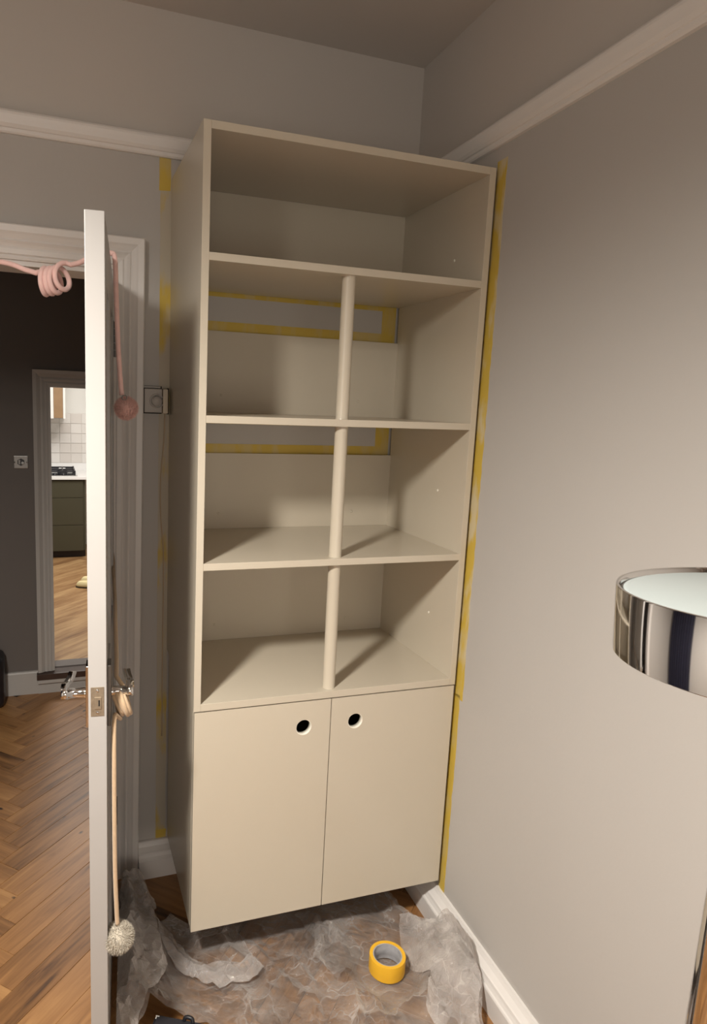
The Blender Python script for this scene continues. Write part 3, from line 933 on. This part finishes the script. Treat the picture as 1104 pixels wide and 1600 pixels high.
# ---------------------------------------------------------------- hall switch and dark case
sw = empty('wall_switch', (-1.300, HY, 1.2745))
tag(sw, 'small chrome switch plate with black centre on the dark hall wall', 'switch')
MB().use(M_grey_steel).box(-.036, .036, -.007, 0, -.034, .034, .004).build('plate', None, sw)
k = MB().use(M_black); k.lathe([(.019, 0), (.019, .003), (.017, .004), (0, .004)], 6, Matrix.Translation((0, -.007, .001)) @ RX @ Matrix.Rotation(math.pi / 6, 4, 'Z'), smooth=False); k.build('centre', None, sw)
MB().use(M_grey_steel).box(-.012, -.003, -.014, -.010, -.010, .012, .001).build('rocker', None, sw)
k = MB().use(M_worktop); k.lathe([(0, .012), (.007, .009), (.008, .003), (.006, 0), (.006, -.004)], 16, Matrix.Translation((.009, -.011, -.003)) @ RX); k.build('toggle', None, sw)
for x in (-.030, .030):
    k = MB().use(M_chrome); k.lathe([(0, .002), (.003, .0015), (.004, 0)], 12, Matrix.Translation((x, -.007, 0)) @ RX); k.build('screw', None, sw)

k = MB().use(M_black)
b2 = bmesh.new(); bmesh.ops.create_cube(b2, size=1)
bmesh.ops.scale(b2, vec=(.26, .16, .285), verts=b2.verts)
bmesh.ops.bevel(b2, geom=list(b2.edges), offset=.035, segments=5, affect='EDGES', profile=.5)
k.merge(b2, Matrix.Translation((0, 0, .1445)), True)
o = empty('case', (-1.531, 1.54, 0)); tag(o, 'black round-cornered case standing on the hall floor by the skirting', 'case')
auto_smooth(k.build('body', None, o), 60)
k = MB().use(M_blackfab); k.tube(smooth_path([(-.05, 0, .286), (-.045, 0, .305), (0, 0, .312), (.045, 0, .305), (.05, 0, .286)], 5), .008, 8); k.build('handle', None, o)

# ---------------------------------------------------------------- kitchen
YK = 4.375
kb = empty('base_cabinet', (-1.42, YK, KZ)); tag(kb, 'olive green kitchen drawer unit under the white worktop', 'cabinet')
x0, x1 = -.55, .575
MB().use(M_plinth).box(x0, x1, .06, .55, 0, .07).build('plinth', None, kb)
MB().use(M_green).box(x0, x1, .02, .58, .07, .738).build('carcass', None, kb)
for z0, z1 in ((.0695, .311), (.315, .567), (.571, .731)):
    MB().use(M_green).box(x0, x1 - .02, 0, .019, z0, z1, .002).build('drawer_front', None, kb)
wt = MB().use(M_worktop).box(-2.1, -.50, YK - .02, KBACK - .001, KZ + .740, KZ + .764, .002).build('worktop')
tag(wt, 'white kitchen worktop carrying the gas hob', 'worktop')
struct(MB().use(M_worktop).box(-2.1, -.30, KBACK - .016, KBACK, KZ + .764, .957, .001).build('trim_10'), 'white upstand between worktop and tiles', 'upstand')
ts = MB().use(M_grout).box(-1.48, -.30, KBACK - .004, KBACK + .0, .957, 1.448).build('trim_11')
struct(ts, 'square white wall tiles above the hob', 'tiles')
tm = MB().use(M_tile).box(-.0505, .0505, -.006, 0, -.0470, .0470, .0015)
to = tm.build('tile', None, ts)
tme = to.data
first = True
for r_ in range(5):
    for c_ in range(11):
        o = to if first else link('tile', tme, ts)
        first = False
        o.location = (-1.418 + c_ * .104, KBACK - .004, 1.0065 + r_ * .0975)
        o.rotation_euler = (random.uniform(-.012, .012), 0, random.uniform(-.012, .012))
hob = empty('gas_hob', (-1.10, YK + .20, KZ + .764)); tag(hob, 'steel gas hob with black pan supports on the white worktop', 'hob')
MB().use(M_chrome).box(-.30, .19, -.16, .30, 0, .008, .002).build('hob_plate', None, hob)
for cx_, cy_ in ((.06, -.03), (.06, .19), (-.18, -.03), (-.18, .19)):
    k = MB().use(M_black); k.lathe([(.045, 0), (.045, .012), (.035, .016), (.034, .020), (0, .020)], 20, Matrix.Translation((cx_, cy_, .008))); k.build('burner', None, hob)
for cx_ in (.06, -.18):
    k = MB().use(M_black)
    for yy in (-.14, .08, .29):
        k.box(cx_ - .11, cx_ + .11, yy - .005, yy + .005, .034, .046)
    for xx in (-.105, .105):
        k.box(cx_ + xx - .006, cx_ + xx + .006, -.14, .29, .030, .046)
        for yy in (-.135, .285):
            k.box(cx_ + xx - .007, cx_ + xx + .007, yy - .007, yy + .007, .008, .05)
    for yy in (-.03, .19):
        for s_ in (-1, 1):
            k.box(cx_ + s_ * .03, cx_ + s_ * .105, yy - .004, yy + .004, .036, .05)
            k.box(cx_ - .004, cx_ + .004, yy + s_ * .03 - .03, yy + s_ * .03 + .03, .036, .052)
    k.build('pan_support', None, hob)
for i in range(4):
    k = MB().use(M_black); k.lathe([(.017, 0), (.015, .018), (0, .018)], 16, Matrix.Translation((-.16 + i * .075, -.145 + .02, .008))); k.build('knob', None, hob)
wc = empty('wall_cupboard', (-1.25, 4.62, 1.405)); tag(wc, 'wall cupboard with brown wood front and white edges above the hob', 'cupboard')
MB().use(M_kwall).box(-.30, .243, .0, KBACK - 4.62, 0, .95, .001).build('carcass', None, wc)
MB().use(M_cupwood).box(.140, .222, -.014, -.001, .006, .95, .001).build('door_panel', None, wc)
MB().use(M_kwall).box(.224, .243, -.018, 0, 0, .95, .001).build('edge_strip', None, wc)
MB().use(M_kwall).box(-.30, .138, -.018, 0, 0, .95, .001).build('edge_strip', None, wc)

def slipper(loc, rz, lab):
    o = empty('slipper', loc, rz); tag(o, lab, 'slipper')
    for nm, m, zz, sc, hh in (('sole', M_slipsole, 0, 1.0, .012), ('upper', M_slip, .012, .97, .05)):
        k = MB().use(m)
        n = 24
        ring = []
        for lvl in range(6):
            t = lvl / 5
            shrink = (1 - .35 * t ** 2.2) if nm == 'upper' else 1
            rg = []
            for i in range(n):
                a_ = 2 * math.pi * i / n
                xx = .125 * math.cos(a_); wv = .042 * (1 + .18 * -math.cos(a_))
                yy = wv * math.sin(a_)
                hz = hh * t * (1 if nm == 'sole' else (.75 + .35 * max(0, math.cos(a_)) + .25 * max(0, -math.cos(a_)) * 0))
                rg.append(k.bm.verts.new((xx * sc * (1 - (1 - shrink) * .5), yy * sc * shrink, zz + hz)))
            ring.append(rg)
        for A, B in zip(ring, ring[1:]):
            for i in range(n):
                k.face([A[i], A[(i + 1) % n], B[(i + 1) % n], B[i]], True)
        k.face(ring[0][::-1]); k.face(ring[-1])
        k.build(nm, None, o)
slipper((-.855, 3.32, KZ), math.radians(-14), 'pale yellow slipper on the kitchen floor, the nearer of two')
slipper((-.812, 3.46, KZ), math.radians(-8), 'pale yellow slipper on the kitchen floor, behind its pair')

# ---------------------------------------------------------------- floor lamp with chrome drum
lamp = empty('floor_lamp', (-.455, -1.700, 0))
tag(lamp, 'chrome drum lamp with frosted white top standing by the right wall', 'lamp')
LZ0, LZ1, LR = 1.389, 1.461, 0.150
hd = Matrix.Translation((-.020, .009, 0)) @ Matrix.Translation((0, 0, LZ1)) @ Matrix.Rotation(-.054, 4, 'X') @ Matrix.Rotation(-.019, 4, 'Y') @ Matrix.Translation((0, 0, -LZ1))
k = MB().use(M_chrome)
k.lathe([(LR - .0045, LZ1 - .002), (LR - .003, LZ1), (LR - .0005, LZ1), (LR, LZ1 - .001), (LR, LZ0 + .001), (LR - .001, LZ0), (LR - .004, LZ0), (LR - .0045, LZ0 + .002)], 96, hd, close=True)
auto_smooth(k.build('drum_shade', None, lamp), 40)
k = MB().use(M_glass); k.lathe([(LR - .005, LZ1 - .010), (LR - .005, LZ1 - .006), (LR - .012, LZ1 - .0045), (0, LZ1 - .0045)], 64, hd); k.build('glass_diffuser', None, lamp)
k = MB().use(M_glass); k.lathe([(LR - .005, LZ0 + .004), (0, LZ0 + .004)], 64, hd); k.build('lower_diffuser', None, lamp)
k = MB().use(M_chrome); k.lathe([(0, LZ0 + .002), (.030, LZ0 - .002), (.022, LZ0 - .03), (.021, LZ0 - .05), (.0255, 1.10), (.027, .9), (.027, .025), (0, .025)], 32, Matrix.Translation((-.022, .008, 0))); k.build('pole', None, lamp)
k = MB().use(M_black); k.lathe([(0, 1.170), (.027, 1.170), (.029, 1.175), (.029, 1.195), (.027, 1.2), (0, 1.2)], 24, Matrix.Translation((-.022, .008, 0))); k.build('switch_collar', None, lamp)
k = MB().use(M_chrome); k.lathe([(0, 0), (.14, 0), (.14, .010), (.13, .016), (.03, .022), (.02, .04), (0, .04)], 48); k.build('base', None, lamp)

# ---------------------------------------------------------------- unseen navy hanging, added for the dark reflection of a figure in the chrome
cu_ = empty('reflection_stand_in', (XL + .09, -.52, 0)); tag(cu_, 'unseen navy hanging added on the left wall for the dark reflection in the chrome drum', 'reflection_stand_in')
k = MB().use(M_navy)
ra, rb = [], []
for i in range(97):
    y = -.44 + .88 * i / 96
    x = .035 * math.sin(i * .62) + .01 * math.sin(i * .23)
    ra.append((k.bm.verts.new((x, y, .02)), k.bm.verts.new((x * .8, y, 2.25)))); rb.append((k.bm.verts.new((x - .004, y, .02)), k.bm.verts.new((x * .8 - .004, y, 2.25))))
for r1 in (ra, rb):
    for A, B in zip(r1, r1[1:]):
        k.face([A[0], B[0], B[1], A[1]], True)
k.build('folded_sheet', None, cu_)
k = MB().use(M_grey_steel).tube([(0, -.50, 2.27), (0, .50, 2.27)], .012, 12)
for y in (-.47, .47):
    k.tube([(0, y, 2.27), (-.09, y, 2.27)], .008, 8)
k.build('pole', None, cu_)

# ---------------------------------------------------------------- tape roll, black bag
tr_ = empty('tape_roll', (-.259, -.611, .013), .4); tag(tr_, 'yellow masking tape roll standing on the clear plastic sheet', 'tape roll')
k = MB().use(M_roll); k.lathe([(.0425, 0), (.052, 0), (.0525, .002), (.0525, .046), (.052, .048), (.0425, .048)], 48, close=True); auto_smooth(k.build('tape', None, tr_), 40)
k = MB().use(M_card); k.lathe([(.0395, .001), (.0395, .014), (.0393, .0145), (.0393, .031), (.0395, .0315), (.0395, .047), (.0424, .047), (.0424, .001)], 48, close=True); auto_smooth(k.build('core', None, tr_), 40)

bg = empty('tool_bag', (-.927, -.602, .008), math.radians(-29)); tag(bg, 'corner of a black bag lying on the floor at the bottom edge', 'bag')
k = MB().use(M_blackfab)
b2 = bmesh.new(); bmesh.ops.create_cube(b2, size=1)
bmesh.ops.scale(b2, vec=(.24, .20, .05), verts=b2.verts)
bmesh.ops.bevel(b2, geom=list(b2.edges), offset=.007, segments=3, affect='EDGES')
k.merge(b2, Matrix.Translation((.122, -.10, .025)), True)
auto_smooth(k.build('body', None, bg), 50)
k = MB().use(M_black); k.tube(smooth_path([(.080, -.008, .050), (.083, -.006, .058), (.092, -.006, .060), (.101, -.007, .058), (.104, -.010, .050)], 5), .005, 8); k.build('loop', None, bg)
k = MB().use(M_worktop); k.box(.005, .014, -.011, -.0085, .0502, .0508); k.box(.006, .0085, -.018, -.011, .0502, .0508); k.build('pale_tag', None, bg)

# ---------------------------------------------------------------- clear plastic dust sheet
RID = [([(-0.889, -0.309), (-0.861, -0.398), (-0.806, -0.48), (-0.729, -0.508), (-0.633, -0.502)], .030, .013),
       ([(-0.678, -0.297), (-0.686, -0.388), (-0.648, -0.486)], .016, .008),
       ([(-0.606, -0.443), (-0.564, -0.558), (-0.53, -0.624), (-0.507, -0.663), (-0.533, -0.715)], .020, .008),
       ([(-0.524, -0.499), (-0.494, -0.579), (-0.497, -0.645)], .016, .008),
       ([(-0.403, -0.379), (-0.388, -0.439), (-0.425, -0.505), (-0.46, -0.543), (-0.389, -0.611)], .022, .010),
       ([(-0.358, -0.393), (-0.356, -0.513), (-0.347, -0.553), (-0.389, -0.634), (-0.415, -0.752)], .022, .008),
       ([(-0.212, -0.665), (-0.204, -0.755), (-0.201, -0.817)], .025, .010),
       ([(-0.129, -0.342), (-0.116, -0.493), (-0.123, -0.544)], .022, .012),
       ([(-0.363, -0.642), (-0.339, -0.714), (-0.349, -0.772)], .018, .008),
       ([(-0.786, -0.556), (-0.728, -0.542), (-0.685, -0.587), (-0.685, -0.649)], .018, .008),
       ([(-0.17, -0.60), (-0.068, -0.70), (-0.10, -0.80), (-0.152, -0.90)], .022, .012),
       ([(-0.982, -0.09), (-0.955, -0.215), (-0.959, -0.415), (-0.986, -0.576)], .050, .016),
       ([(-0.9, -0.174), (-0.89, -0.314), (-0.896, -0.48)], .035, .012)]
def seg_d(p, a, c):
    ab = c - a
    t = max(0, min(1, (p - a).dot(ab) / ab.length_squared))
    return (p - a - ab * t).length
RIDV = [([Vector(q) for q in pl], A, s_) for pl, A, s_ in RID]
def tri(v):
    v = v % 1.0
    return 1 - abs(2 * v - 1)
def crumple(x, y, seed):
    h = 0
    for i, (f, am) in enumerate(((4, .016), (9, .011), (19, .005), (37, .0022))):
        a_ = seed + i * 1.9
        wx = noise.noise(Vector((x * 3, y * 3, a_))) * .16
        wy = noise.noise(Vector((x * 3, y * 3, a_ + 7))) * .16
        s1 = math.cos(a_) * (x + wx) + math.sin(a_) * (y + wy)
        s2 = -math.sin(a_ + .8) * (x + wy) + math.cos(a_ + .8) * (y + wx)
        mk = .5 + .5 * noise.noise(Vector((x * 6, y * 6, a_ + 20)))
        h += am * (tri(s1 * f) * mk + tri(s2 * f * .8) * (1 - mk))
    return h
def heap_l(x, y):
    cx_ = -.930 - .05 * (-(y) - .1) / .5
    w_ = .030 + .06 * min(1, max(0, (-y - .05) / .35))
    if y > -.02: return 0
    e = min(1, max(0, (-.045 - y) / .05))
    return .075 * e * math.exp(-((x - cx_) / w_) ** 2) * (1 if y > -.55 else max(.2, 1 - (-.55 - y) * 2))
def heap_r(x, y):
    return .085 * math.exp(-((x + .055) / .07) ** 2 - ((y + .66) / .14) ** 2) + .040 * math.exp(-((x + .16) / .09) ** 2 - ((y + .74) / .12) ** 2)
def inpoly(x, y, P):
    c = False
    j = len(P) - 1
    for i in range(len(P)):
        if (P[i][1] > y) != (P[j][1] > y) and x < (P[j][0] - P[i][0]) * (y - P[i][1]) / (P[j][1] - P[i][1]) + P[i][0]:
            c = not c
        j = i
    return c
from mathutils.geometry import delaunay_2d_cdt
def film(name, poly, res, fn, m, parent, jag=.012, amp=.006):
    """crumpled film: irregular flat facets with sharp creases, drawn out lengthwise"""
    rnd = random.Random(len(poly) * 13 + int(abs(poly[0][0]) * 1000))
    edge = []
    for i in range(len(poly)):
        a_, c_ = Vector(poly[i]), Vector(poly[(i + 1) % len(poly)])
        n = max(1, int((c_ - a_).length / (res * 1.2)))
        for k in range(n):
            p = a_.lerp(c_, k / n)
            edge.append(p + Vector((jag * noise.noise(Vector((p.x * 17, p.y * 17, 3.3))), jag * noise.noise(Vector((p.x * 17, p.y * 17, 9.1))))))
    xs = [p.x for p in edge]; ys = [p.y for p in edge]
    E_ = [(p.x, p.y) for p in edge]
    pts = list(edge)
    sx, sy = res, res * 1.5
    y = min(ys)
    while y < max(ys):
        x = min(xs)
        while x < max(xs):
            px, py = x + rnd.uniform(-.45, .45) * sx, y + rnd.uniform(-.45, .45) * sy
            if inpoly(px, py, E_):
                pts.append(Vector((px, py)))
            x += sx
        y += sy
    n = len(edge)
    vs, es, fs, ov, oe, of = delaunay_2d_cdt(pts, [(i, (i + 1) % n) for i in range(n)], [], 1, 1e-5)
    verts = []
    for v in vs:
        X, Y, Z = fn(v.x, v.y)
        k_ = .35 + .9 * max(0, .5 + noise.noise(Vector((v.x * 8, v.y * 8, 2.2))))
        d = math.hypot(v.x + .259, v.y + .611)
        if d < .13: k_ *= max(0, (d - .095) / .035)
        verts.append((X, Y, max(.003, Z + amp * k_ * rnd.uniform(-.8, 1))))
    me = bpy.data.meshes.new(name)
    me.from_pydata(verts, [], [tuple(f) for f in fs])
    me.materials.append(m)
    o = link(name, me, parent)
    for p in me.polygons:
        p.use_smooth = True
    me.set_sharp_from_angle(angle=math.radians(24))
    return o
def film_pt(seed, lift, folds=0.0):
    def fn(x, y):
        h = lift + crumple(x, y, seed)
        if folds:
            wv = noise.noise(Vector((x * 5, y * 5, seed + 31))) * .9 + y * 2.2
            h += folds * (tri(x * 15 + wv) ** 1.5 + .5 * tri(x * 31 - wv * 1.7 + .3) ** 1.3)
        p = Vector((x, y))
        for pl, A, s_ in RIDV:
            d = min(seg_d(p, a_, c_) for a_, c_ in zip(pl, pl[1:]))
            if d < s_ * 3:
                h += A * math.exp(-(d / s_) ** 1.4)
        h += heap_l(x, y) + heap_r(x, y)
        # keep flat under the tape roll
        d = math.hypot(x + .259, y + .611)
        if d < .125:
            t = max(0, (d - .085) / .04)
            h = .007 * (1 - t) + h * t
        lim = xr(y) - .045
        dx = 0.012 * noise.noise(Vector((x * 9, y * 9, seed)))
        dy = 0.012 * noise.noise(Vector((x * 9, y * 9, seed + 5)))
        if h > .09:
            h = .09 + (h - .09) * .6
        X = x + dx
        if X > lim:                       # slides up the skirting
            h += (X - lim) * 1.4; X = lim - .0
        left = -.972 + .109 * y + .012
        if y > -.78 and X < left:
            X = left
        # bag corner stands in the way
        return (X, y + dy, max(h, .004))
    return fn
sheet = empty('dust_sheet', (0, 0, 0))
tag(sheet, 'crumpled clear plastic dust sheet spread on the floor under the cabinet', 'dust sheet')
POLY = [(-.93, -.06), (-.885, -.14), (-.868, -.22), (-.885, -.29), (-.82, -.235), (-.79, -.28), (-.70, -.26), (-.40, -.24), (-.30, -.18), (-.11, -.27), (-.09, -.33), (-.10, -.42), (-.07, -.50), (-.02, -.58), (-.02, -.72), (-.075, -.80), (-.115, -.88), (-.17, -1.0), (-.25, -1.1), (-.68, -1.02), (-.69, -.71), (-.928, -.565), (-1.03, -.75), (-1.045, -.70), (-1.03, -.38), (-.99, -.29), (-.975, -.15)]
film('film', POLY, .015, film_pt(.4, .004), M_film, sheet)
POLY2 = [(-.935, -.065), (-.885, -.15), (-.872, -.24), (-.885, -.30), (-.88, -.48), (-.91, -.556), (-.935, -.575), (-1.04, -.755), (-1.045, -.55), (-1.02, -.36), (-.985, -.25), (-.965, -.13)]
film('film', POLY2, .012, film_pt(2.2, .012, .034), M_film2, sheet)
POLY3 = [(-.14, -.45), (-.09, -.50), (-.02, -.58), (-.02, -.72), (-.07, -.79), (-.10, -.82), (-.16, -.93), (-.25, -.98), (-.23, -.78), (-.17, -.70), (-.19, -.58)]
film('film', POLY3, .012, film_pt(4.1, .010, .010), M_film2, sheet)
POLY4 = [(-.88, -.29), (-.85, -.33), (-.79, -.44), (-.71, -.48), (-.63, -.47), (-.61, -.52), (-.68, -.56), (-.76, -.55), (-.84, -.48), (-.89, -.38)]
film('film', POLY4, .012, film_pt(1.1, .012, .008), M_film2, sheet)
POLY5 = [(-.45, -.36), (-.40, -.34), (-.34, -.45), (-.30, -.52), (-.34, -.60), (-.42, -.61), (-.47, -.54), (-.42, -.46)]
film('film', POLY5, .012, film_pt(5.3, .010), M_film, sheet)
